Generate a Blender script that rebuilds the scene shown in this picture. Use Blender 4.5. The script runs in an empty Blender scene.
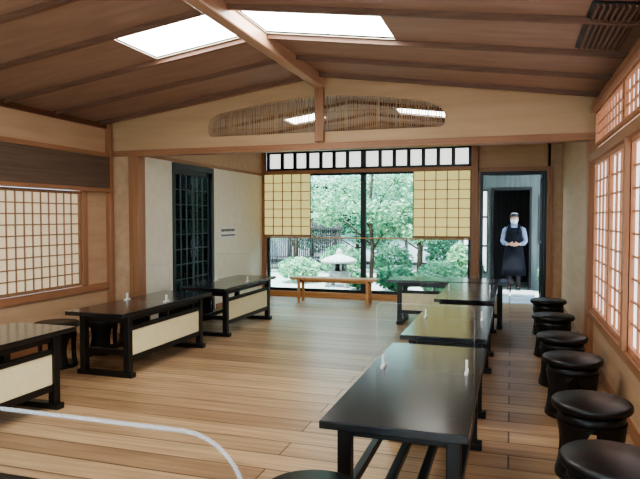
import bpy, bmesh, math, random
from mathutils import Vector, Matrix
from mathutils.geometry import tessellate_polygon
random.seed(7)
D=bpy.data; C=bpy.context; SC=C.scene
pi=math.pi

# ---------------------------------------------------------------- materials
def newmat(name):
    m=D.materials.new(name); m.use_nodes=True
    nt=m.node_tree; nt.nodes.clear()
    out=nt.nodes.new('ShaderNodeOutputMaterial')
    return m,nt,out
def L(nt,a,b): nt.links.new(a,b)
def pbr(nt,out,rough=.5,spec=.5,coat=0):
    b=nt.nodes.new('ShaderNodeBsdfPrincipled')
    b.inputs['Roughness'].default_value=rough
    b.inputs['Specular IOR Level'].default_value=spec
    b.inputs['Coat Weight'].default_value=coat
    b.inputs['Coat Roughness'].default_value=.15
    L(nt,b.outputs[0],out.inputs[0]); return b
def srgb(r,g,b):
    f=lambda c:(c/255/12.92) if c/255<=.04045 else ((c/255+.055)/1.055)**2.4
    return (f(r),f(g),f(b),1)
def coords(nt,scale):
    tc=nt.nodes.new('ShaderNodeTexCoord'); mp=nt.nodes.new('ShaderNodeMapping')
    mp.inputs['Scale'].default_value=scale
    L(nt,tc.outputs['Object'],mp.inputs[0]); return mp
def noisy(name,c1,c2,scale=(4,4,4),rough=.5,spec=.5,coat=0,detail=5,bump=0,emit=0):
    m,nt,out=newmat(name); b=pbr(nt,out,rough,spec,coat)
    mp=coords(nt,scale); n=nt.nodes.new('ShaderNodeTexNoise')
    n.inputs['Scale'].default_value=1; n.inputs['Detail'].default_value=detail
    L(nt,mp.outputs[0],n.inputs['Vector'])
    r=nt.nodes.new('ShaderNodeValToRGB'); r.color_ramp.elements[0].color=c1; r.color_ramp.elements[1].color=c2
    r.color_ramp.elements[0].position=.3; r.color_ramp.elements[1].position=.7
    L(nt,n.outputs['Fac'],r.inputs[0]); L(nt,r.outputs[0],b.inputs['Base Color'])
    if emit: L(nt,r.outputs[0],b.inputs['Emission Color']); b.inputs['Emission Strength'].default_value=emit
    if bump:
        bp=nt.nodes.new('ShaderNodeBump'); bp.inputs['Strength'].default_value=bump; bp.inputs['Distance'].default_value=.02
        L(nt,n.outputs['Fac'],bp.inputs['Height']); L(nt,bp.outputs[0],b.inputs['Normal'])
    return m
def wood(name,c1,c2,axis='X',rough=.45,fine=38,spec=.4,coat=0):
    s={'X':(1.2,fine,fine),'Y':(fine,1.2,fine),'Z':(fine,fine,1.2)}[axis]
    return noisy(name,c1,c2,s,rough,spec,coat,detail=3)
M_ceil=wood('ceiling_wood',srgb(150,120,104),srgb(166,136,118),'X',.5,14)
M_rafter=wood('rafter_wood',srgb(108,80,66),srgb(128,96,80),'X',.45)
M_ridge=wood('ridge_wood',srgb(170,134,110),srgb(190,152,126),'Y',.35)
M_gable=wood('gable_wood',srgb(190,158,122),srgb(202,170,134),'X',.5,12)
M_wallwood=wood('wall_wood_panel',srgb(190,158,126),srgb(204,172,140),'Y',.5,12)
M_post=wood('post_wood',srgb(150,108,80),srgb(172,126,94),'Z',.4)
M_beamY=wood('beam_wood_y',srgb(150,108,80),srgb(172,126,94),'Y',.4)
M_beamX=wood('beam_wood_x',srgb(150,108,80),srgb(172,126,94),'X',.4)
M_darktrim=wood('dark_trim_wood',srgb(88,56,40),srgb(108,70,50),'Y',.45)
M_val=wood('valance_brown',srgb(96,78,66),srgb(114,94,80),'Y',.6)
M_cream=noisy('cream_plaster',srgb(230,224,204),srgb(238,232,214),(9,9,9),.85,.2)
M_white=noisy('white_paint',srgb(225,225,220),srgb(235,235,230),(6,6,6),.7)
M_black=noisy('black_lacquer',srgb(16,18,23),srgb(26,28,34),(8,8,8),.2,.7,.35)
M_blackm=noisy('black_satin',srgb(13,12,13),srgb(22,20,20),(10,10,10),.38,.5)
M_metal=noisy('black_metal_frame',srgb(16,20,26),srgb(24,28,34),(10,10,10),.35,.5)
M_panel=noisy('cream_panel',srgb(236,228,186),srgb(242,236,198),(12,12,12),.6,.3)
M_bench=wood('bench_wood',srgb(196,142,92),srgb(216,162,110),'X',.4)
M_lat=wood('lattice_wood',srgb(168,118,88),srgb(190,138,106),'Z',.5)
M_latL=wood('lattice_wood_brown',srgb(140,108,80),srgb(164,128,98),'Z',.5)
M_stone=noisy('lantern_stone',srgb(160,160,156),srgb(206,206,200),(22,22,22),.9,.2,bump=.4)
M_gravel=noisy('gravel',srgb(140,146,140),srgb(206,212,204),(28,28,28),.95,.1,bump=.6)
M_pave=noisy('stone_paving',srgb(140,144,146),srgb(172,176,178),(5,5,5),.8,.2)
M_plast=noisy('outer_plaster',srgb(200,212,222),srgb(216,226,234),(3,3,3),.9,.1)
M_outwood=wood('outer_dark_wood',srgb(56,54,56),srgb(80,76,76),'Z',.7,20)
M_annex=wood('annex_grey_wood',srgb(84,94,94),srgb(112,122,120),'Z',.7,20)
M_roof=noisy('roof_tile',srgb(120,134,146),srgb(156,170,182),(3,30,3),.6)
M_bark=noisy('bark',srgb(60,50,44),srgb(92,80,68),(20,20,4),.9,.1,bump=.5)
def leafmat(name,a,b):
    m,nt,out=newmat(name)
    mp=coords(nt,(3,3,3)); n=nt.nodes.new('ShaderNodeTexNoise'); n.inputs['Scale'].default_value=3; n.inputs['Detail'].default_value=8
    L(nt,mp.outputs[0],n.inputs['Vector'])
    r=nt.nodes.new('ShaderNodeValToRGB'); r.color_ramp.elements[0].color=a; r.color_ramp.elements[1].color=b
    r.color_ramp.elements[0].position=.4; r.color_ramp.elements[1].position=.62
    L(nt,n.outputs['Fac'],r.inputs[0])
    d=nt.nodes.new('ShaderNodeBsdfPrincipled'); d.inputs['Roughness'].default_value=.45
    t=nt.nodes.new('ShaderNodeBsdfTranslucent'); mx=nt.nodes.new('ShaderNodeMixShader'); mx.inputs[0].default_value=.4
    L(nt,r.outputs[0],d.inputs['Base Color']); L(nt,r.outputs[0],t.inputs[0])
    L(nt,d.outputs[0],mx.inputs[1]); L(nt,t.outputs[0],mx.inputs[2]); L(nt,mx.outputs[0],out.inputs[0])
    return m
M_leaf=leafmat('maple_leaves',srgb(70,136,100),srgb(184,226,180))
M_leaf2=leafmat('shrub_leaves',srgb(38,92,66),srgb(120,180,134))
M_leaf3=leafmat('backdrop_leaves',srgb(48,108,84),srgb(140,196,160))
def glow_paper(name,col,emit):  # emission stands in for daylight shining through the sheet
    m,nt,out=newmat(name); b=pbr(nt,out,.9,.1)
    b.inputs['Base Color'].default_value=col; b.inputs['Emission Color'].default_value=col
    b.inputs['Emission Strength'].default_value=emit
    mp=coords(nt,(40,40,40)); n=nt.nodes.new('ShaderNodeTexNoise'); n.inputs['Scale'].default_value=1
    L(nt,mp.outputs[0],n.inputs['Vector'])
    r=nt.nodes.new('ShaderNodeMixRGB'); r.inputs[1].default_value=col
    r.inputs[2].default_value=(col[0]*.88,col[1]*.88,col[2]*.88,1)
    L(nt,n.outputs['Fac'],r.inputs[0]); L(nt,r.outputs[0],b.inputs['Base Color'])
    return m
M_paperL=glow_paper('shoji_paper_glow_warm',srgb(236,218,186),.3)
M_paperR=glow_paper('shoji_paper_glow_bright',srgb(242,234,234),1.5)
M_paperT=glow_paper('transom_paper_glow',srgb(240,244,240),1.2)
M_shade=glow_paper('blind_fabric_glow',srgb(234,222,150),.55)
def emis(name,col,s):
    m,nt,out=newmat(name); e=nt.nodes.new('ShaderNodeEmission')
    e.inputs[0].default_value=col; e.inputs[1].default_value=s; L(nt,e.outputs[0],out.inputs[0]); return m
M_sky=emis('skylight_diffuser',(1,.97,.92,1),14)
M_sky2=emis('skylight_diffuser_dim',(1,.97,.9,1),10)
def glassmat(name,fac,tint,base=0):
    m,nt,out=newmat(name); t=nt.nodes.new('ShaderNodeBsdfTransparent'); t.inputs[0].default_value=tint
    g=nt.nodes.new('ShaderNodeBsdfGlossy'); g.inputs['Roughness'].default_value=.03
    lw=nt.nodes.new('ShaderNodeLayerWeight'); lw.inputs[0].default_value=fac
    ad=nt.nodes.new('ShaderNodeMath'); ad.operation='ADD'; ad.inputs[1].default_value=base; ad.use_clamp=True
    L(nt,lw.outputs['Fresnel'],ad.inputs[0])
    mx=nt.nodes.new('ShaderNodeMixShader'); L(nt,ad.outputs[0],mx.inputs[0])
    L(nt,t.outputs[0],mx.inputs[1]); L(nt,g.outputs[0],mx.inputs[2]); L(nt,mx.outputs[0],out.inputs[0]); return m
M_glass=glassmat('window_glass',.15,(.93,.98,.98,1))
M_acr=glassmat('acrylic_sheet',.1,(.98,.99,.99,1),0)
def edgemat(name,fac):
    m,nt,out=newmat(name); t=nt.nodes.new('ShaderNodeBsdfTransparent'); b=nt.nodes.new('ShaderNodeBsdfPrincipled')
    b.inputs['Base Color'].default_value=(.78,.82,.88,1); b.inputs['Roughness'].default_value=.25
    mx=nt.nodes.new('ShaderNodeMixShader'); mx.inputs[0].default_value=fac
    L(nt,t.outputs[0],mx.inputs[1]); L(nt,b.outputs[0],mx.inputs[2]); L(nt,mx.outputs[0],out.inputs[0]); return m
M_acre=edgemat('acrylic_edge',.14); M_acre2=edgemat('acrylic_edge_thick',.3)
def floormat():
    m,nt,out=newmat('floor_planks'); b=pbr(nt,out,.3,.4)
    mp=coords(nt,(1,1,1))
    br=nt.nodes.new('ShaderNodeTexBrick'); br.inputs['Scale'].default_value=1
    br.inputs['Brick Width'].default_value=3.6; br.inputs['Row Height'].default_value=.21
    br.inputs['Mortar Size'].default_value=.0055; br.inputs['Mortar Smooth'].default_value=.2
    br.inputs['Color1'].default_value=srgb(194,164,128); br.inputs['Color2'].default_value=srgb(158,128,98)
    br.inputs['Mortar'].default_value=srgb(92,70,52); br.offset=.37
    L(nt,mp.outputs[0],br.inputs['Vector'])
    m2=coords(nt,(1.2,26,1)); n=nt.nodes.new('ShaderNodeTexNoise'); n.inputs['Scale'].default_value=1; n.inputs['Detail'].default_value=6
    n.inputs['Distortion'].default_value=.6
    L(nt,m2.outputs[0],n.inputs['Vector'])
    r=nt.nodes.new('ShaderNodeValToRGB'); r.color_ramp.elements[0].color=(.62,.6,.57,1); r.color_ramp.elements[1].color=(1.06,1.06,1.06,1)
    r.color_ramp.elements[0].position=.3; r.color_ramp.elements[1].position=.65
    L(nt,n.outputs['Fac'],r.inputs[0])
    mx=nt.nodes.new('ShaderNodeMixRGB'); mx.blend_type='MULTIPLY'; mx.inputs[0].default_value=.85
    L(nt,br.outputs['Color'],mx.inputs[1]); L(nt,r.outputs[0],mx.inputs[2]); L(nt,mx.outputs[0],b.inputs['Base Color'])
    mr=nt.nodes.new('ShaderNodeMapRange'); mr.inputs[3].default_value=.44; mr.inputs[4].default_value=.28
    L(nt,n.outputs['Fac'],mr.inputs[0]); L(nt,mr.outputs[0],b.inputs['Roughness'])
    bp=nt.nodes.new('ShaderNodeBump'); bp.inputs['Strength'].default_value=.25; bp.inputs['Distance'].default_value=.004; bp.invert=True
    L(nt,br.outputs['Fac'],bp.inputs['Height']); L(nt,bp.outputs[0],b.inputs['Normal'])
    return m
M_floor=floormat()

# ---------------------------------------------------------------- mesh builder
class MB:
    def __init__(s,name,origin=(0,0,0)):
        s.name=name; s.v=[]; s.f=[]; s.mi=[]; s.mats=[]; s.sm=[]; s.o=Vector(origin)
    def _m(s,m):
        if m not in s.mats: s.mats.append(m)
        return s.mats.index(m)
    def add(s,vs,fs,mat,smooth=False):
        k=len(s.v); i=s._m(mat)
        s.v+= [tuple(Vector(v)) for v in vs]
        for f in fs: s.f.append(tuple(k+a for a in f)); s.mi.append(i); s.sm.append(smooth)
    def box(s,x0,x1,y0,y1,z0,z1,mat,mtx=None):
        vs=[Vector(p) for p in [(x0,y0,z0),(x1,y0,z0),(x1,y1,z0),(x0,y1,z0),(x0,y0,z1),(x1,y0,z1),(x1,y1,z1),(x0,y1,z1)]]
        if mtx: vs=[mtx@v for v in vs]
        s.add(vs,[(0,3,2,1),(4,5,6,7),(0,1,5,4),(1,2,6,5),(2,3,7,6),(3,0,4,7)],mat)
    def prism(s,pts,axis_vec,mat):
        n=len(pts); a=[Vector(p) for p in pts]; b=[p+Vector(axis_vec) for p in a]
        s.add(a+b,[tuple(reversed(range(n))),tuple(range(n,2*n))]+[(i,(i+1)%n,n+(i+1)%n,n+i) for i in range(n)],mat)
    def loft(s,rings,mat,smooth=True,cap=True):
        n=len(rings[0]); vs=[p for r in rings for p in r]; fs=[]
        for j in range(len(rings)-1):
            for i in range(n):
                fs.append((j*n+i,j*n+(i+1)%n,(j+1)*n+(i+1)%n,(j+1)*n+i))
        if cap: fs.append(tuple(reversed(range(n)))); fs.append(tuple((len(rings)-1)*n+i for i in range(n)))
        s.add(vs,fs,mat,smooth)
    def lathe(s,prof,mat,c=(0,0,0),n=32,sx=1,sy=1,smooth=True):
        rings=[[(c[0]+r*sx*math.cos(2*pi*i/n),c[1]+r*sy*math.sin(2*pi*i/n),c[2]+z) for i in range(n)] for r,z in prof]
        s.loft(rings,mat,smooth)
    def tube(s,pts,rad,mat,n=8,smooth=True):
        pts=[Vector(p) for p in pts]; rings=[]
        if not isinstance(rad,(list,tuple)): rad=[rad]*len(pts)
        for k,p in enumerate(pts):
            d=(pts[min(k+1,len(pts)-1)]-pts[max(k-1,0)]).normalized()
            a=d.orthogonal().normalized() if k==0 else (pa-d*pa.dot(d)).normalized()
            pa=a; b=d.cross(a)
            rings.append([p+(a*math.cos(2*pi*i/n)+b*math.sin(2*pi*i/n))*rad[k] for i in range(n)])
        s.loft(rings,mat,smooth)
    def mesh(s):
        me=D.meshes.new(s.name); o=s.o
        me.from_pydata([(v[0]-o.x,v[1]-o.y,v[2]-o.z) for v in s.v],[],s.f)
        for m in s.mats: me.materials.append(m)
        me.polygons.foreach_set('material_index',s.mi); me.polygons.foreach_set('use_smooth',s.sm)
        me.update(); return me
    def done(s,bevel=0,parent=None,loc=None,rz=0):
        ob=D.objects.new(s.name,s.mesh()); SC.collection.objects.link(ob)
        ob.location=loc if loc else s.o; ob.rotation_euler[2]=rz
        if bevel:
            b=ob.modifiers.new('bevel','BEVEL'); b.width=bevel; b.segments=2; b.limit_method='ANGLE'; b.angle_limit=math.radians(40)
        if parent: ob.parent=parent
        return ob
def inst(ob,name,loc,rz=0):
    o=D.objects.new(name,ob.data); SC.collection.objects.link(o); o.location=loc; o.rotation_euler[2]=rz
    for m in ob.modifiers:
        b=o.modifiers.new('bevel','BEVEL'); b.width=m.width; b.segments=2; b.limit_method='ANGLE'; b.angle_limit=m.angle_limit
    return o

# ---------------------------------------------------------------- room shell
XL,XR,XC=-4.81,.78,-2.03
ZE,ZR=2.61,3.0
YB,YG,YE=-1.6,6.4,10.4
XA=-4.42
def zc(x): return ZR-(ZR-ZE)*abs(x-XC)/(XR-XC) if x>XC else ZR-(ZR-ZE)*abs(x-XC)/(XC-XL)
f=MB('floor'); f.box(XL-.1,XR+.1,YB-.1,YE+.12,-.1,0,M_floor); f.done()
SK=[(-3.02,-2.1,4.05,4.70),(-1.96,-.88,4.05,4.70),(-3.02,-2.1,1.2,1.85),(-1.96,-.88,1.2,1.85),(-3.14,-2.62,8.1,8.6),(-1.53,-.85,8.1,8.6)]  # the pair nearest the camera is unseen, added to light the room
c=MB('ceiling')
xs=sorted({XL-.1,XC,XR+.1,-3.14,-3.02,-2.62,-2.1,-1.96,-1.53,-.88,-.85}); ys=sorted({YB-.1,1.2,1.85,4.05,4.70,8.1,8.6,YE+.15})
for i in range(len(xs)-1):
    for j in range(len(ys)-1):
        x0,x1,y0,y1=xs[i],xs[i+1],ys[j],ys[j+1]; mx,my=(x0+x1)/2,(y0+y1)/2
        if any(a<mx<b and c0<my<d for a,b,c0,d in SK): continue
        vs=[(x0,y0,zc(x0)),(x1,y0,zc(x1)),(x1,y1,zc(x1)),(x0,y1,zc(x0))]
        vs+=[(a,b,z+.06) for a,b,z in vs]
        c.add(vs,[(0,3,2,1),(4,5,6,7),(0,1,5,4),(1,2,6,5),(2,3,7,6),(3,0,4,7)],M_ceil)
c.done()
for k,(x0,x1,y0,y1) in enumerate(SK):
    s=MB('skylight_window' if k==0 else 'skylight_window.%03d'%k,((x0+x1)/2,(y0+y1)/2,zc((x0+x1)/2)))
    mt=M_sky if k<4 else M_sky2
    zt=.03
    P=[(x0,y0),(x1,y0),(x1,y1),(x0,y1)]
    s.add([(x,y,zc(x)+zt-.015) for x,y in P],[(0,3,2,1)],mt)
    for a in range(4):
        (ax,ay),(bx,by)=P[a],P[(a+1)%4]
        s.add([(ax,ay,zc(ax)-.004),(bx,by,zc(bx)-.004),(bx,by,zc(bx)+.06),(ax,ay,zc(ax)+.06)],[(0,1,2,3)],M_cream)
    s.done()
n=0
for y in [-.9,-.2,.45,1.1,1.95,2.6,3.3,4.0,4.75,5.46,6.18,7.0,7.8,8.8,9.6]:
    for sx in (0,1):
        n+=1
        xa,xb=(XL+.0,XC) if sx==0 else (XC,XR)
        r=MB('rafter' if n==1 else 'rafter.%03d'%(n-1),((xa+xb)/2,y,zc((xa+xb)/2)))
        w=.035
        r.prism([(xa,y-w/2,zc(xa)+.01),(xa,y-w/2,zc(xa)-.04),(xb,y-w/2,zc(xb)-.04),(xb,y-w/2,zc(xb)+.01)],(0,w,0),M_rafter); r.done()
r=MB('ridge_beam',(XC,2.4,2.93)); r.box(XC-.055,XC+.055,YB,YG-.001,2.875,3.0,M_ridge); r.done(.012)
w=MB('wall_left')
w.box(XL-.1,XL,YB,YG,0,.62,M_wallwood); w.box(XL-.1,XL,YB,YG,1.82,2.66,M_wallwood); 
w.box(XL-.1,XL,5.86,YG,.62,1.82,M_wallwood); w.box(XL-.1,XL,YB,.4,.62,1.82,M_wallwood); w.done()
w=MB('wall_right')
w.box(XR,XR+.1,YB,YE+.1,0,.5,M_wallwood); w.box(XR,XR+.1,YB,YE+.1,2.45,2.68,M_wallwood)
w.box(XR,XR+.1,6.25,YE+.1,.5,2.45,M_wallwood); w.box(XR,XR+.1,YB,-1.0,.5,2.45,M_wallwood)
w.box(XR,XR+.1,-1.0,6.25,1.98,2.1,M_wallwood); w.done()
w=MB('wall_rear'); w.box(XL-.1,XR+.1,YB-.1,YB,2.3,3.05,M_cream); w.box(XL-.1,-4.5,YB-.1,YB,0,2.3,M_cream); w.box(.5,XR+.1,YB-.1,YB,0,2.3,M_cream); w.done()
g=MB('window_14',(-2,YB-.05,1.15))  # unseen glazed opening, added to let sky light into the room
for i in range(5):
    x=-4.5+i*1.25; g.box(x-.03,x+.03,YB-.09,YB-.02,0,2.3,M_post)
g.box(-4.5,.5,YB-.09,YB-.02,0,.1,M_post); g.box(-4.5,.5,YB-.09,YB-.02,2.22,2.3,M_post)
g.box(-4.5,.5,YB-.06,YB-.055,.1,2.22,M_glass); g.done()
def gable():
    g=MB('wall_gable')
    y0,y1=YG,YG+.12
    outer=[(XL-.1,2.25),(XR+.1,2.25),(XR+.1,zc(XR)+.02),(XC,3.02),(XL-.1,zc(XL)+.02)]
    hole=[(-3.42,2.43),(-3.43,2.52),(-3.40,2.60),(-3.30,2.66),(-3.0,2.71),(-2.7,2.75),(-2.3,2.785),(-1.8,2.785),(-1.4,2.75),(-1.1,2.71),(-.84,2.66),(-.71,2.60),(-.67,2.52),(-.67,2.43),(-.71,2.395),(-3.38,2.395)]
    tris=tessellate_polygon([[Vector((x,z,0)) for x,z in outer],[Vector((x,z,0)) for x,z in hole]])
    P=outer+hole
    g.add([(x,y0,z) for x,z in P],tris,M_gable); g.add([(x,y1,z) for x,z in P],tris,M_gable)
    n=len(hole)
    g.add([(x,y0,z) for x,z in hole]+[(x,y1,z) for x,z in hole],[(i,(i+1)%n,n+(i+1)%n,n+i) for i in range(n)],M_gable)
    g.add([(XL-.1,y0,2.25),(XR+.1,y0,2.25),(XR+.1,y1,2.25),(XL-.1,y1,2.25)],[(0,1,2,3)],M_beamX)
    g.done()
    rs=MB('reed_screen_window')
    rnd=random.Random(3); x=-3.39
    def top(x):
        h=hole[1:13]
        for a,b in zip(h,h[1:]):
            if a[0]<=x<=b[0] or b[0]<=x<=a[0]:
                return a[1]+(b[1]-a[1])*(x-a[0])/(b[0]-a[0]+1e-9)
        return 2.5
    while x<-.7:
        t=top(x); rr=rnd.uniform(.004,.0065)
        rs.tube([(x,YG+.04,2.4),(x+rnd.uniform(-.008,.008),YG+.04,t)],rr,M_wallwood,5)
        x+=rnd.uniform(.015,.026)
    for z in (2.47,2.62): 
        rs.tube([(-3.38 if z<2.6 else -3.3,YG+.05,z),(-.72 if z<2.6 else -.82,YG+.05,z)],.005,M_latL,5)
    rs.done()
gable()
p=MB('post_king',(XC,YG-.03,2.6)); p.box(XC-.05,XC+.05,YG-.07,YG,2.28,2.9,M_post); p.done(.006)
t=MB('trim_1'); t.box(XL,XR,YG-.02,YG+.14,2.2,2.27,M_beamX); t.done(.004)
w=MB('wall_wing'); w.box(XL-.1,XA-.1,YG,YG+.1,0,2.2,M_wallwood); w.done()
p=MB('post_left',(XA-.04,YG+.04,1.1)); p.box(XA-.1,XA+.04,YG-.02,YG+.13,0,2.2,M_post); p.done(.006)
p=MB('post_corner',(XL+.03,YG-.05,1.1)); p.box(XL,XL+.07,YG-.08,YG-.021,0,2.6,M_post); p.done(.004)
p=MB('post_right',(XR-.04,YG+.04,1.1)); p.box(XR-.07,XR,YG-.0,YG+.13,0,2.2,M_post); p.done(.004)
t=MB('trim_2'); t.box(XL,XL+.03,YB,YG-.09,2.54,2.60,M_darktrim); t.done()
t=MB('trim_3'); t.box(XL,XL+.05,YB,YG-.09,2.19,2.24,M_beamY); t.done()
t=MB('trim_4'); t.box(XL,XL+.035,YB,YG-.09,.56,.64,M_beamY); t.done()
t=MB('blind_valance',(XL+.05,3.2,2)); t.box(XL,XL+.07,.3,YG-.09,1.8,2.185,M_val); t.done()
t=MB('trim_5'); t.box(XL,XL+.09,.3,YG-.09,1.755,1.80,M_beamY); t.done()
t=MB('post_wall',(XL+.03,5.93,.9)); t.box(XL,XL+.05,5.84,5.92,.64,1.755,M_post); t.done(.003)
t=MB('baseboard_left'); t.box(XL,XL+.015,YB,YG-.09,0,.09,M_beamY); t.done()
t=MB('baseboard_right'); t.box(XR-.015,XR,YB,YG,0,.09,M_beamY); t.done()
t=MB('baseboard_right.001'); t.box(XR-.015,XR,YG+.14,YE,0,.09,M_beamY); t.done()
def shoji(name,x,side,y0,y1,z0,z1,nc,nr,pm,wm,fr=.03,bar=.009,depth=.02):
    s=MB(name,(x,(y0+y1)/2,(z0+z1)/2)); d=depth*side
    xa,xb=min(x,x+d),max(x,x+d); xo=x-side*.006
    s.box(min(x,xo),max(x,xo),y0,y1,z0,z1,pm)
    s.box(xa,xb,y0,y0+fr,z0,z1,wm); s.box(xa,xb,y1-fr,y1,z0,z1,wm)
    s.box(xa,xb,y0+fr,y1-fr,z0,z0+fr,wm); s.box(xa,xb,y0+fr,y1-fr,z1-fr,z1,wm)
    q=x+d*.6; xa2,xb2=min(x,q),max(x,q)
    for i in range(1,nc):
        yy=y0+fr+(y1-y0-2*fr)*i/nc; s.box(xa2,xb2,yy-bar/2,yy+bar/2,z0+fr,z1-fr,wm)
    q=x+d*.5; xa2,xb2=min(x,q),max(x,q)
    for i in range(1,nr):
        zz=z0+fr+(z1-z0-2*fr)*i/nr; s.box(xa2,xb2,y0+fr,y1-fr,zz-bar/2,zz+bar/2,wm)
    return s.done()
k=0
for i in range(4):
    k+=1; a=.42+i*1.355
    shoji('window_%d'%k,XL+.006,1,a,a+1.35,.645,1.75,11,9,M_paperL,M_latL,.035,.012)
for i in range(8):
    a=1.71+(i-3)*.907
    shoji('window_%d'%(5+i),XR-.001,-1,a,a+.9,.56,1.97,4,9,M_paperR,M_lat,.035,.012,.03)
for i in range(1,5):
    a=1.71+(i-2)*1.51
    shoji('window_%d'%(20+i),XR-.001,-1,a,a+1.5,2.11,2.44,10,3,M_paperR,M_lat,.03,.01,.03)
w=MB('wall_right_rear'); w.box(XR,XR+.1,-1.0,.2,2.1,2.45,M_wallwood); w.done()
t=MB('trim_6'); t.box(XR-.06,XR,YB,YG-.001,.49,.555,M_beamY); t.done(.003)
t=MB('trim_7'); t.box(XR-.06,XR,YB,YG-.001,1.98,2.06,M_beamY); t.done(.003)
t=MB('trim_8'); t.box(XR-.06,XR,YB,YG-.02,2.46,2.52,M_beamY); t.done(.003)
t=MB('post_shoji',(XR-.04,4.4,1.2)); t.box(XR-.07,XR-.035,4.395,4.465,.555,1.98,M_post); t.done(.003)
v=MB('ceiling_air_vent',(.52,4.35,2.65))
xa,xb=.42,.70
def zz(x,o): return zc(x)-o
v.prism([(xa,3.7,zz(xa,0)),(xa,3.7,zz(xa,.012)),(xb,3.7,zz(xb,.012)),(xb,3.7,zz(xb,0))],(0,.95,0),M_metal)
for i in range(8):
    x=xa+.02+i*.033
    v.prism([(x,3.72,zz(x,.012)),(x+.006,3.72,zz(x,.03)),(x+.016,3.72,zz(x,.03)),(x+.012,3.72,zz(x,.012))],(0,.91,0),M_rafter)
v.done()

# ---------------- alcove
w=MB('wall_alcove_left'); w.box(XA-.1,XA,YG+.13,7.22,0,2.7,M_cream); w.done()
w=MB('wall_alcove_left.001'); w.box(XA-.1,XA,8.42,YE,0,2.7,M_cream); w.done()
w=MB('wall_alcove_left.002'); w.box(XA-.1,XA,7.22,8.42,2.2,2.7,M_gable); w.done()
w=MB('trim_9'); w.box(XA,XA+.025,YG+.14,YE-.08,2.21,2.25,M_beamY); w.done()
w=MB('trim_10'); w.box(XA,XA+.004,YG+.14,YE-.08,2.25,2.62,M_gable); w.done()
b=MB('baseboard_alcove'); b.box(XA,XA+.012,YG+.14,7.18,0,.08,M_beamY); b.box(XA,XA+.012,8.47,YE-.08,0,.08,M_beamY); b.done()
d=MB('door_1',(XA,7.82,1.1))
d.box(XA-.06,XA+.01,7.225,7.28,0,2.195,M_metal); d.box(XA-.06,XA+.01,8.36,8.415,0,2.195,M_metal); d.box(XA-.06,XA+.01,7.28,8.36,2.12,2.195,M_metal)
d.box(XA-.06,XA+.01,7.28,8.36,0,.05,M_metal)
for a,bb,xx in ((7.28,7.84,-.02),(7.80,8.36,-.05)):
    d.box(XA+xx-.012,XA+xx+.012,a,a+.04,.05,2.12,M_metal); d.box(XA+xx-.012,XA+xx+.012,bb-.04,bb,.05,2.12,M_metal)
    d.box(XA+xx-.012,XA+xx+.012,a+.04,bb-.04,.05,.14,M_metal); d.box(XA+xx-.012,XA+xx+.012,a+.04,bb-.04,2.05,2.12,M_metal)
    d.box(XA+xx-.002,XA+xx+.002,a+.04,bb-.04,.14,2.05,M_glass)
    for i in (1,2):
        yy=a+.04+(bb-a-.08)*i/3; d.box(XA+xx-.005,XA+xx+.005,yy-.005,yy+.005,.14,2.05,M_metal)
    for i in range(1,9):
        z=.14+1.91*i/9; d.box(XA+xx-.005,XA+xx+.005,a+.04,bb-.04,z-.006,z+.006,M_metal)
d.done()
s=MB('wall_sign',(XA+.01,8.85,1.2)); s.box(XA,XA+.012,8.6,9.2,1.1,1.29,M_white)
for i in range(9): s.box(XA+.012,XA+.014,8.65+i*.055,8.69+i*.055,1.215,1.255,M_blackm)
for i in range(12): s.box(XA+.012,XA+.014,8.65+i*.042,8.68+i*.042,1.14,1.165,M_blackm)
s.done()
w=MB('wall_back'); w.box(XA-.1,XR+.1,YE,YE+.1,2.68,3.0,M_gable); w.done()
w=MB('wall_back.001'); w.box(-.66,.6,YE,YE+.1,2.27,2.68,M_gable); w.done()
w=MB('wall_back.002'); w.box(-.66,-.5,YE,YE+.1,0,2.27,M_wallwood); w.done()
w=MB('wall_back.003'); w.box(.56,XR,YE,YE+.1,0,2.68,M_wallwood); w.done()
p=MB('post_window',(-4.37,YE-.06,1.3)); p.box(XA,XA+.08,YE-.08,YE-.031,0,2.68,M_post); p.done(.004)
p=MB('post_window.001',(-.58,YE-.05,1.3)); p.box(-.64,-.53,YE-.09,YE-.001,0,2.68,M_post); p.done(.004)
p=MB('post_door',(.6,YE-.05,1.1)); p.box(.55,.63,YE-.06,YE-.001,0,2.27,M_post); p.done(.004)
t=MB('trim_11'); t.box(-.53,.55,YE-.05,YE-.001,2.2,2.27,M_beamX); t.done()
t=MB('trim_12'); t.box(-4.34,-.64,YE-.07,YE+.06,2.235,2.30,M_beamX); t.done()
W0,W1=-4.34,-.64
wd=MB('window_13',((W0+W1)/2,YE,1.3))
for x in (W0+.025,-2.5,W1-.025): 
    hw=.045 if x==-2.5 else .025
    wd.box(x-hw,x+hw,YE-.03,YE+.04,.13,2.235,M_metal)
    wd.box(x-hw,x+hw,YE-.03,YE+.04,2.3,2.68,M_metal)
wd.box(W0,W1,YE-.03,YE+.04,.09,.14,M_metal); wd.box(W0,W1,YE-.03,YE+.04,2.2,2.235,M_metal)
wd.box(W0,W1,YE-.03,YE+.04,2.3,2.34,M_metal); wd.box(W0,W1,YE-.03,YE+.04,2.61,2.68,M_metal)
wd.box(W0,W1,YE+.02,YE+.024,.14,2.2,M_glass)
wd.box(W0,W1,YE+.02,YE+.03,2.34,2.61,M_paperT)
for a,bb in ((W0+.05,-2.545),(-2.455,W1-.05)):
    for i in range(1,7):
        x=a+(bb-a)*i/7; wd.box(x-.03,x+.03,YE-.02,YE+.02,2.34,2.61,M_metal)
wd.done()
t=MB('window_sill'); t.box(W0,W1,YE-.12,YE+.06,0,.09,M_bench); t.done(.004)
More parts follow.
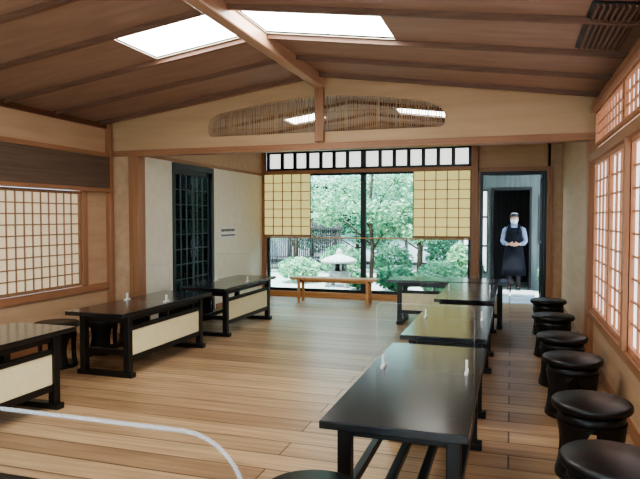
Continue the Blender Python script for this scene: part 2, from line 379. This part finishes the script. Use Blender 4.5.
def blind(name,x0,x1,z0,z1):
    s=MB(name,((x0+x1)/2,YE-.09,(z0+z1)/2)); s.box(x0,x1,YE-.1,YE-.095,z0,z1,M_shade)
    for i in range(6):
        x=x0+(x1-x0)*i/5; s.box(x-.007,x+.007,YE-.112,YE-.1,z0,z1,M_latL)
    for i in range(8):
        z=z0+(z1-z0)*i/7; s.box(x0,x1,YE-.110,YE-.1,z-.006,z+.006,M_latL)
    s.box(x0-.01,x1+.01,YE-.115,YE-.09,z0-.03,z0,M_latL)
    s.done()
blind('window_blind',-4.36,-3.46,1.12,2.23); blind('window_blind.001',-1.6,-.65,1.12,2.23)
r=MB('curtain_rail',(-2.5,YE-.1,1.08)); r.tube([(-4.33,YE-.075,1.075),(-.65,YE-.075,1.075)],.012,M_bench); r.done()
d=MB('door_2',(.5,YE+.5,1.1))
x=.5
for y0,y1 in ((YE+.12,YE+.9),):
    d.box(x-.02,x+.02,y0,y0+.06,.0,2.2,M_metal); d.box(x-.02,x+.02,y1-.06,y1,0,2.2,M_metal)
    d.box(x-.02,x+.02,y0+.06,y1-.06,0,.1,M_metal); d.box(x-.02,x+.02,y0+.06,y1-.06,2.12,2.2,M_metal)
    d.box(x-.02,x+.02,y0+.06,y1-.06,1.0,1.04,M_metal)
    d.box(x-.003,x+.003,y0+.06,y1-.06,.1,2.12,M_glass)
d.done()
d=MB('door_3',(0,YE+.05,1.1))
for x0,x1 in ((-.5,-.45),(.51,.56)): d.box(x0,x1,YE,YE+.1,0,2.2,M_metal)
d.box(-.45,.51,YE,YE+.1,2.14,2.2,M_metal); d.done()

# ---------------------------------------------------------------- furniture
def table(name,panel,W=.61,Lh=.82,H=.6):
    t=MB(name)
    t.box(-W/2,W/2,-Lh,Lh,H-.035,H,M_black)
    lx=W/2-.07; ly=Lh-.17
    for sy in (-1,1):
        for sx in (-1,1):
            t.box(sx*lx-.03,sx*lx+.03,sy*ly-.03,sy*ly+.03,.045,H-.035,M_blackm)
        t.box(-W/2+.01,W/2-.01,sy*ly-.035,sy*ly+.035,0,.045,M_blackm)
        t.box(-lx+.03,lx-.03,sy*ly-.018,sy*ly+.018,H-.11,H-.035,M_blackm)
        t.box(-lx+.03,lx-.03,sy*ly-.018,sy*ly+.018,.2,.25,M_blackm)
    for sx in (-1,1):
        t.box(sx*lx-.015,sx*lx+.015,-ly+.03,ly-.03,H-.09,H-.035,M_blackm)
    if panel:
        t.box(lx-.012,lx+.02,-ly+.03,ly-.03,.42,.46,M_blackm); t.box(lx-.012,lx+.02,-ly+.03,ly-.03,.14,.19,M_blackm)
        t.box(lx-.004,lx+.012,-ly+.03,ly-.03,.19,.42,M_panel)
        t.box(-lx-.015,-lx+.015,-ly+.03,ly-.03,.14,.19,M_blackm)
    else:
        for x in (-lx,-.07,.07,lx): t.box(x-.02,x+.02,-ly+.02,ly-.02,.205,.245,M_blackm)
    return t
T1=table('dining_table',True).done(.004,loc=(-3.52,5.25,0))
for i,(x,y,r) in enumerate([(-3.52,3.03,0),(-3.52,7.2,0),(-.78,8.3,-pi/2)]): inst(T1,'dining_table.%03d'%(i+1),(x,y,0),r)
T2=table('dining_table_low',False).done(.004,loc=(-.452,3.18,0)); T2.name='dining_table.004'
inst(T2,'dining_table.005',(-.452,5.1,0)); inst(T2,'dining_table.006',(-.452,7.1,0))
def stool():
    s=MB('round_stool'); H=.43
    s.lathe([(0.001,H-.055),(.17,H-.055),(.205,H-.045),(.212,H-.03),(.21,H-.012),(.198,H),(.001,H)],M_blackm,n=40)
    s.lathe([(.155,.29),(.172,.29),(.178,H-.056),(.155,H-.056)],M_blackm,n=40)
    s.lathe([(.16,0),(.188,0),(.186,.03),(.16,.03)],M_blackm,n=40)
    for q in range(4):
        c0=pi/4+q*pi/2; rings=[]
        for j in range(11):
            z=.02+(.32-.02)*j/10; tt=j/10; aw=math.radians(24+8*(1-tt)**3+20*tt**4); rr=.184-.014*math.sin(pi*tt)
            ring=[]; 
            for i in range(7):
                a=c0-aw+2*aw*i/6; ring.append((rr*math.cos(a),rr*math.sin(a),z))
            for i in range(7):
                a=c0+aw-2*aw*i/6; ring.append(((rr-.02)*math.cos(a),(rr-.02)*math.sin(a),z))
            rings.append(ring)
        s.loft(rings,M_blackm,False)
    return s
S=stool().done(loc=(.42,2.78,0))
pos=[(.44,3.62),(.44,4.72),(.43,5.55),(.43,6.68),(.45,7.9),(-.69,2.08)]
pos+=[(-4.2,y) for y in (2.6,3.3,4.75,5.4,6.02,6.95,7.6)]
for i,(x,y) in enumerate(pos): inst(S,'round_stool.%03d'%(i+1),(x,y,0))
b=MB('wooden_bench',(-2.85,9.75,0))
b.box(-3.6,-2.1,9.6,9.9,.385,.42,M_bench)
for x in (-3.45,-2.25):
    for y in (9.64,9.86): b.box(x-.022,x+.022,y-.02,y+.02,0,.385,M_bench)
    b.box(x-.015,x+.015,9.66,9.84,.33,.385,M_bench)
b.box(-3.43,-2.27,9.74,9.765,.33,.375,M_bench); b.done(.003)
def divider(name,x,y,z,w,h,two=True,rad=.04,th=.009,em=None):
    d=MB(name,(x,y,z)); hw=w/2
    pts=[(-hw,0)]+[( -hw+rad-rad*math.cos(a),h-rad+rad*math.sin(a)) for a in [i*pi/16 for i in range(9)]]
    pts+= [(-p[0],p[1]) for p in reversed(pts[1:])]+[(hw,0)]
    n=len(pts)
    vs=[(x+p[0],y-th/2,z+.004+p[1]) for p in pts]+[(x+p[0],y+th/2,z+.004+p[1]) for p in pts]
    d.add(vs,[tuple(range(n)),tuple(reversed(range(n,2*n)))],M_acr)
    d.tube([(x+p[0],y,z+.004+p[1]) for p in pts],th*.5,em or M_acre,8)
    for sx in (-1,1):
        cx=x+sx*(hw-.04)
        d.box(cx-.008,cx+.008,y-.05,y+.05,z,z+.012,M_white)
        d.box(cx-.006,cx+.006,y-.012,y-.005,z+.012,z+.07,M_white); d.box(cx-.006,cx+.006,y+.005,y+.012,z+.012,z+.07,M_white)
    return d.done()
k=0
for (x,y) in [(-.452,3.33),(-.452,5.1),(-.452,7.1),(-3.52,5.25),(-3.52,3.03),(-3.52,7.2)]:
    divider('acrylic_divider'+('' if k==0 else '.%03d'%k),x,y,.6,.54,.36,th=.004); k+=1
T3=inst(T1,'dining_table.007',(-1.55,1.25,0),pi/2); T3.scale=(1,1.25,1)
divider('acrylic_divider.006',-1.31,1.3,.6,1.42,.315,rad=.17,th=.012,em=M_acre2)

# ---------------------------------------------------------------- exterior
g=MB('ground_garden'); g.box(-16,9,YE+.13,24,-.14,-.04,M_gravel); g.done()
g=MB('ground_side'); g.box(-16,XL-.11,-3,YE+.13,-.14,-.04,M_pave); g.done()
g=MB('ground_rear'); g.box(-16,9,-14,YB-.11,-.14,-.04,M_gravel); g.done()
g=MB('stone_path'); 
for i in range(4):
    for j in range(2): g.box(-.45+j*.46,-.02+j*.46,YE+.16+i*.5,YE+.62+i*.5,-.04,.0,M_pave)
g.done(.01)
w=MB('wall_courtyard_left'); w.box(-7.6,-7.5,5,17.4,-.04,2.6,M_plast); w.done()
fn=MB('lattice_fence',(-6.5,10.5,1))
for i in range(12): 
    y=9.0+i*.3; fn.box(-6.4,-6.37,y,y+.03,-.04,2.6,M_metal)
for z in (.1,1.3,2.5): fn.box(-6.38,-6.35,9.0,12.3,z,z+.04,M_metal)
fn.done()
b=MB('neighbour_building',(-3,18,1.5))
b.box(-12,6,18,18.2,-.04,2.6,M_plast)
for i in range(25): 
    x=-12+i*.75; b.box(x-.04,x+.04,17.95,18,-.04,2.6,M_outwood)
for z in (.0,.95,1.7,2.45): b.box(-12,6,17.96,18,z,z+.09,M_outwood)
for i in (1,3,4,6,8):
    x=-12+i*1.5; b.box(x+.1,x+1.4,17.97,17.99,1.08,2.4,M_metal)
b.prism([(-12.5,17.2,2.45),(-12.5,17.2,2.55),(-12.5,20,4.3),(-12.5,20,2.6)],(19,0,0),M_roof)
b.done()
gf=MB('garden_fence',(-5,15.9,.5))
for i in range(40): gf.tube([(-6.8+i*.06,15.9,-.04),(-6.8+i*.06,15.9,1.35)],.024,M_outwood,6)
for z in (.3,1.1): gf.box(-6.85,-4.4,15.84,15.87,z,z+.05,M_outwood)
gf.done()
b=MB('annex_building',(.3,13.5,1.2))
Y2=12.9
b.box(-1.0,-.36,Y2,Y2+.1,-.04,2.6,M_annex); b.box(.36,3,Y2,Y2+.1,-.04,2.6,M_annex); b.box(-.36,.36,Y2,Y2+.1,2.0,2.6,M_annex)
b.box(-.5,.5,Y2+1.6,Y2+1.7,-.04,2.6,M_outwood); b.box(-.46,-.36,Y2+.1,Y2+1.6,-.04,2.6,M_outwood); b.box(.36,.46,Y2+.1,Y2+1.6,-.04,2.6,M_outwood)
b.box(-.46,.46,Y2+.1,Y2+1.7,2.6,2.65,M_outwood)
for x in (-.40,.36): b.box(x,x+.04,Y2-.03,Y2,0,2.0,M_metal)
b.box(-.40,.40,Y2-.03,Y2,2.0,2.05,M_metal)
b.box(-.97,-.45,Y2-.01,Y2,.3,2.0,M_paperT)
for x in (-.97,-.72,-.48): b.box(x,x+.03,Y2-.03,Y2-.01,.3,2.0,M_outwood)
for z in (.3,.85,1.45,2.0): b.box(-.97,-.45,Y2-.025,Y2-.01,z-.02,z+.02,M_outwood)
b.box(.55,.95,Y2-.012,Y2,.9,1.9,M_paperT)
for x in (.53,.74,.95): b.box(x,x+.03,Y2-.03,Y2-.012,.9,1.9,M_outwood)
b.prism([(-1.1,Y2-1.25,2.36),(-1.1,Y2-1.25,2.42),(-1.1,Y2+2,3.3),(-1.1,Y2+2,2.68)],(5,0,0),M_roof)
for i in range(24): b.box(-1.0+i*.2,-.96+i*.2,Y2-1.2,Y2,2.31,2.36,M_plast)
b.done()
l=MB('stone_lantern',(-3.5,12.35,0)); cx,cy=-3.5,12.35
for i in range(4):
    a=pi/4+i*pi/2; l.tube([(cx+.3*math.cos(a),cy+.3*math.sin(a),-.04),(cx+.26*math.cos(a),cy+.26*math.sin(a),.12),(cx+.12*math.cos(a),cy+.12*math.sin(a),.24)],[.05,.05,.07],M_stone)
l.lathe([(.001,.2),(.2,.2),(.24,.25),(.2,.3),(.001,.3)],M_stone,(cx,cy,0),24)
for i in range(6):
    a=i*pi/3; l.tube([(cx+.15*math.cos(a),cy+.15*math.sin(a),.29),(cx+.15*math.cos(a),cy+.15*math.sin(a),.48)],.028,M_stone,6)
l.lathe([(.001,.3),(.09,.3),(.09,.48),(.001,.48)],M_blackm,(cx,cy,0),12)
l.lathe([(.001,.47),(.36,.47),(.4,.5),(.36,.545),(.22,.6),(.09,.645),(.06,.66),(.07,.7),(.04,.76),(.001,.78)],M_stone,(cx,cy,0),28)
l.done()
def leaves(mb,c,r,n,sz,mat,rnd,shell=.4):
    vs=[];fs=[]
    for _ in range(n):
        d=Vector((rnd.gauss(0,1),rnd.gauss(0,1),rnd.gauss(0,1))).normalized()*(shell+(1-shell)*rnd.random()**.6)
        p=Vector((c[0]+d.x*r[0],c[1]+d.y*r[1],c[2]+d.z*r[2]))
        if p.z<.0: p.z=abs(p.z)*.3+.0
        q=Vector((rnd.gauss(0,1),rnd.gauss(0,1),rnd.gauss(0,.6))).normalized(); o=q.orthogonal().normalized()
        s=sz*rnd.uniform(.6,1.3); k=len(vs)
        vs+=[p-q*s,p+o*s*.42,p+q*s,p-o*s*.42]; fs.append((k,k+1,k+2,k+3))
    mb.add(vs,fs,mat)
def tree(name,x,y,h,seed,clouds,n,mat=M_leaf,sz=.055):
    rnd=random.Random(seed); t=MB(name,(x,y,0))
    t.tube([(x,y,-.08),(x+.04,y,.5*h*.5),(x-.05,y+.03,h*.5),(x+.05,y,h*.8),(x,y,h)],[.05,.045,.036,.025,.012],M_bark)
    for (dx,dy,z,rx,ry,rz) in clouds:
        b0=Vector((x,y,z*.55)); b1=Vector((x+dx,y+dy,z))
        t.tube([b0,b0.lerp(b1,.5)+Vector((0,0,.12)),b1],[.025,.018,.006],M_bark,6)
        for _ in range(5):
            e=b1+Vector((rnd.uniform(-rx,rx),rnd.uniform(-ry,ry),rnd.uniform(-rz,rz))); t.tube([b1,e],[.006,.003],M_bark,5)
        leaves(t,(x+dx,y+dy,z),(rx,ry,rz),n,sz,mat,rnd,.1)
    t.done()
tree('maple_tree',-3.0,13.2,3.2,1,[(-.7,.1,2.1,.8,.5,.5),(.5,.2,2.3,.6,.5,.5),(.1,-.2,1.6,.7,.4,.3),(-1.1,.3,1.5,.4,.4,.3),(.5,.1,1.2,.5,.3,.25)],600)
tree('maple_tree.001',-1.9,12.9,3.0,2,[(.1,.1,1.9,.5,.5,.5),(-.3,.2,1.5,.4,.4,.4),(.1,.3,2.5,.5,.5,.5),(.1,0,1.1,.5,.3,.25)],600)
tree('maple_tree.002',-5.4,14.8,3.4,3,[(0,0,2.2,1.0,.7,.7),(1.0,.1,1.7,.8,.5,.5),(-.7,0,1.3,.7,.5,.5)],800)
tree('maple_tree.003',-2.2,15.3,3.6,4,[(0,0,2.4,1.1,.6,.8),(-1.3,0,1.9,.9,.6,.6),(.2,0,1.4,.9,.5,.5),(-1.2,.1,1.1,.8,.5,.5)],900,M_leaf3)
tree('maple_tree.004',-4.2,16.6,3.6,5,[(0,-.1,2.3,1.0,.5,.9),(-1.6,-.1,2.1,1.0,.5,.9),(1.6,0,2.2,1.0,.5,.9),(.6,0,1.1,1.0,.4,.6),(-1.2,0,1.0,1.0,.4,.6),(2.4,0,1.0,.9,.4,.6)],800,M_leaf3,.08)
def shrub(name,x,y,r,h,seed,n=1500,mat=M_leaf2):
    rnd=random.Random(seed); t=MB(name,(x,y,0))
    for _ in range(9):
        a=rnd.uniform(0,2*pi); t.tube([(x,y,-.06),(x+.6*r*math.cos(a),y+.6*r*math.sin(a),h*.7)],[.015,.005],M_bark,5)
    leaves(t,(x,y,h*.5),(r,r,h*.5),n,.045,mat,rnd,.5); t.done()
for i,(x,y,r,h) in enumerate([(-1.3,11.4,.42,.65),(-2.15,11.7,.42,.5),(-4.6,12.9,.5,.55),(-2.7,14.2,.5,.8),(-3.9,14.0,.55,.8),(-1.5,14.1,.4,1.0),(-.95,11.9,.25,.95),(-3.0,12.0,.2,.3)]):
    shrub('garden_shrub'+('' if i==0 else '.%03d'%i),x,y,r,h,20+i,mat=M_leaf2 if i%2 else M_leaf)
shrub('leafy_fern',.66,12.4,.16,.6,50,500)
shrub('leafy_fern.001',-.66,12.65,.15,.7,51,500)

# ---------------------------------------------------------------- waitress
def person(x,y,rz=0):
    E=D.objects.new('waitress',None); SC.collection.objects.link(E)
    skin=noisy('skin',srgb(176,128,104),srgb(190,144,120),(20,20,20),.5)
    navy=noisy('navy_dress',srgb(12,13,20),srgb(18,20,30),(20,20,20),.8,.2)
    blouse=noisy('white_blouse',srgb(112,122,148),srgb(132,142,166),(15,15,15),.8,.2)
    maskm=noisy('mask_cloth',srgb(178,182,190),srgb(194,198,206),(15,15,15),.8,.2)
    hair=noisy('dark_hair',srgb(16,13,12),srgb(30,24,21),(60,60,10),.5)
    stock=noisy('dark_stockings',srgb(28,26,30),srgb(38,35,40),(20,20,20),.7)
    def skinob(name,verts,edges,mat,root=0,sub=2):
        me=D.meshes.new(name); me.from_pydata([v[0] for v in verts],edges,[]); ob=D.objects.new(name,me); SC.collection.objects.link(ob)
        md=ob.modifiers.new('skin','SKIN'); md.use_smooth_shade=True
        for i,v in enumerate(verts):
            r=v[1]; r=(r,r) if not isinstance(r,tuple) else r
            me.skin_vertices[0].data[i].radius=r
        me.skin_vertices[0].data[root].use_root=True
        sb=ob.modifiers.new('sub','SUBSURF'); sb.levels=sub; sb.render_levels=sub
        me.materials.append(mat); ob.parent=E; return ob
    V=[((0,0,.88),(.13,.09)),((0,0,1.02),(.11,.08)),((0,.01,1.18),(.125,.085)),((0,.01,1.30),(.10,.07)),((0,.0,1.38),(.05,.05)),((0,-.01,1.44),(.048,.048))]
    Ed=[(0,1),(1,2),(2,3),(3,4),(4,5)]
    for s in (-1,1):
        k=len(V); V+=[((s*.085,0,.80),.078),((s*.085,-.005,.46),.05),((s*.085,.01,.28),.046),((s*.085,.015,.09),.03),((s*.09,-.09,.035),(.032,.026))]
        Ed+=[(0,k),(k,k+1),(k+1,k+2),(k+2,k+3),(k+3,k+4)]
        k=len(V); V+=[((s*.155,.01,1.28),.045),((s*.215,.03,1.04),.036),((s*.13,-.13,.98),.028),((s*.065,-.175,.985),.02)]
        Ed+=[(3,k),(k,k+1),(k+1,k+2),(k+2,k+3)]
    skinob('body',V,Ed,skin)
    for s in (-1,1):
        hx,hy,hz=s*.05,-.185,.985
        pl=MB('palm'); pl.lathe([(.001,-.04),(.022,-.035),(.034,0),(.03,.035),(.001,.042)],skin,(hx,hy,hz),12,sy=.45); pl.done(parent=E)
        for j,(ln) in enumerate((.055,.065,.06,.045)):
            z=hz+.028-j*.018; x0=hx-s*.012
            skinob('finger_%d'%(j+1),[((x0,hy-.004,z),.0085),((x0-s*ln*.45,hy-.018,z-.006),.008),((x0-s*ln*.8,hy-.014,z-.014),.0072),((x0-s*ln,hy-.002,z-.02),.006)],[(0,1),(1,2),(2,3)],skin,0,1)
        skinob('thumb',[((hx,hy,hz+.025),.0095),((hx-s*.01,hy-.02,hz+.048),.009),((hx-s*.03,hy-.024,hz+.056),.0075)],[(0,1),(1,2)],skin,0,1)
    hd=MB('head'); cz=1.50
    n=20; rings=[]
    for z,rx,ry,oy in [(-.115,.02,.02,-.035),(-.105,.04,.045,-.03),(-.08,.055,.068,-.02),(-.04,.067,.085,-.006),(0,.074,.094,0),(.04,.076,.098,.004),(.075,.066,.088,.008),(.1,.045,.062,.01),(.113,.015,.02,.01)]:
        rings.append([(rx*math.cos(2*pi*i/n),oy+ry*math.sin(2*pi*i/n),cz+z) for i in range(n)])
    hd.loft(rings,skin); 
    hd.loft([[(w*math.cos(2*pi*i/8),-.088-dp+ .012*math.sin(2*pi*i/8),cz+z) for i in range(8)] for z,w,dp in [(-.038,.014,.008),(-.028,.014,.018),(-.01,.009,.01),(.008,.006,.002)]],skin)
    for s in (-1,1):
        hd.lathe([(.001,-.03),(.012,-.022),(.017,0),(.014,.025),(.001,.032)],skin,(s*.076,.004,cz-.012),10,sx=.5)
        hd.lathe([(.001,-.009),(.009,-.005),(.011,0),(.009,.005),(.001,.009)],M_white,(s*.03,-.085,cz),10,sx=1.4,sy=.7)
        hd.lathe([(.001,-.006),(.005,-.003),(.006,0),(.005,.003),(.001,.006)],hair,(s*.03,-.091,cz),10,sy=.7)
        hd.tube([(s*.015,-.094,cz+.022),(s*.032,-.09,cz+.027),(s*.05,-.078,cz+.02)],.003,hair,6)
    hd.tube([(-.022,-.083,cz-.068),(0,-.09,cz-.066),(.022,-.083,cz-.068)],[.003,.006,.003],noisy('lips',srgb(170,90,90),srgb(180,98,98)),6)
    hd.done(parent=E)
    mk=MB('face_mask'); rings=[]
    for z,sc in [(-.112,.75),(-.09,.98),(-.06,1.1),(-.03,1.12),(-.012,1.04)]:
        rr=.07*sc; ring=[( (rr)*math.sin(a),-.012-(.1*sc)*math.cos(a),cz+z) for a in [(-1.25+2.5*i/10) for i in range(11)]]
        rings.append(ring+[(p[0]*.96,p[1]+.004,p[2]) for p in reversed(ring)])
    mk.loft(rings,maskm); mk.done(parent=E)
    hr=MB('hair'); rings=[]
    for z,rx,ry,oy in [(-.09,.05,.05,.05),(-.06,.07,.075,.04),(0,.084,.092,.022),(.04,.088,.108,.012),(.085,.080,.102,.008),(.115,.054,.072,.01),(.132,.015,.02,.01)]:
        rings.append([(rx*math.cos(2*pi*i/n),oy+ry*math.sin(2*pi*i/n)*(1 if math.sin(2*pi*i/n)>0 or z>.035 else .35),cz+z) for i in range(n)])
    hr.loft(rings,hair); hr.lathe([(.001,-.05),(.04,-.03),(.048,0),(.04,.03),(.001,.05)],hair,(0,.12,cz-.02),14); hr.done(parent=E)
    cp=MB('head_scarf'); cp.loft([[(rx*math.cos(2*pi*i/n),.012+ry*math.sin(2*pi*i/n),cz+z) for i in range(n)] for z,rx,ry in [(.100,.074,.094),(.112,.062,.082),(.120,.052,.070)]],maskm); cp.done(parent=E)
    def ell(rx,ry,z,oy=0,n=28): return [(rx*math.cos(2*pi*i/n),oy+ry*math.sin(2*pi*i/n),z) for i in range(n)]
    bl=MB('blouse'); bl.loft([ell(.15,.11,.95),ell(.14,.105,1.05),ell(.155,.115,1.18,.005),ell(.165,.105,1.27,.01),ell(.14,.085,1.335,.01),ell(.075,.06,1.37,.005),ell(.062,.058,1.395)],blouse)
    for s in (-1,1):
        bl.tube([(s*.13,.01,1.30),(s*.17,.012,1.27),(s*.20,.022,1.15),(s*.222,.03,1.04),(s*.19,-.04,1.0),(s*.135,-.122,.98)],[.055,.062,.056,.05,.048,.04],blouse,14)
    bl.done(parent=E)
    dr=MB('apron_dress'); dr.loft([ell(.24,.2,.34),ell(.235,.185,.5),ell(.205,.16,.72),ell(.18,.135,.88),ell(.15,.118,1.0),ell(.15,.12,1.06),ell(.16,.124,1.14),ell(.162,.128,1.25),ell(.145,.108,1.315,.005)],navy)
    for s in (-1,1):
        dr.tube([(s*.085,-.112,1.18),(s*.095,-.1,1.28),(s*.095,-.055,1.345),(s*.095,.03,1.36),(s*.09,.11,1.27),(s*.085,.12,1.18)],.03,navy,8)
    dr.tube([(0.165*math.cos(a),.13*math.sin(a),1.0) for a in [2*pi*i/24 for i in range(25)]],.014,navy,8)
    dr.done(parent=E)
    sh=MB('shoes_and_stockings')
    for s in (-1,1):
        sh.tube([(s*.085,0,.8),(s*.085,-.005,.46),(s*.085,.012,.3),(s*.085,.015,.07)],[.084,.058,.056,.037],stock,14)
        sh.loft([[(s*.088+rx*math.cos(2*pi*i/16),-.045+ry*math.sin(2*pi*i/16),z) for i in range(16)] for z,rx,ry in [(0,.042,.12),(.03,.045,.122),(.06,.038,.1),(.085,.02,.05)]],M_blackm)
    sh.done(parent=E)
    E.location=(x,y,-.04); E.rotation_euler[2]=rz; E.scale=(.97,.97,.97)
    return E
person(.06,12.55,math.radians(0))

# ---------------------------------------------------------------- light, world, camera
wd=D.worlds.new('World'); SC.world=wd; wd.use_nodes=True
nt=wd.node_tree; bg=nt.nodes['Background']
tc=nt.nodes.new('ShaderNodeTexCoord'); sp=nt.nodes.new('ShaderNodeSeparateXYZ'); rp=nt.nodes.new('ShaderNodeValToRGB')
L(nt,tc.outputs['Generated'],sp.inputs[0]); L(nt,sp.outputs['Z'],rp.inputs[0])
rp.color_ramp.elements[0].color=(.8,.92,1,1); rp.color_ramp.elements[1].color=(.52,.75,1,1)
L(nt,rp.outputs[0],bg.inputs[0]); bg.inputs[1].default_value=6
sun=D.lights.new('sun','SUN'); sun.energy=13; sun.angle=.05; sun.color=(1,.98,.95)
so=D.objects.new('sun',sun); SC.collection.objects.link(so)
so.rotation_euler=Vector((.25,.75,-1.7)).to_track_quat('-Z','Y').to_euler()
cam=D.cameras.new('camera'); co=D.objects.new('camera',cam); SC.collection.objects.link(co); SC.camera=co
cam.sensor_width=36; cam.lens=600/640*36; cam.clip_start=.02
co.location=(0,0,1.45); co.rotation_euler=(math.radians(90-2.15),0,math.radians(17.66))
SC.view_settings.view_transform='AgX'
for lk in ('AgX - Medium High Contrast','Medium High Contrast'):
    try: SC.view_settings.look=lk; break
    except Exception: pass
SC.view_settings.exposure=.15
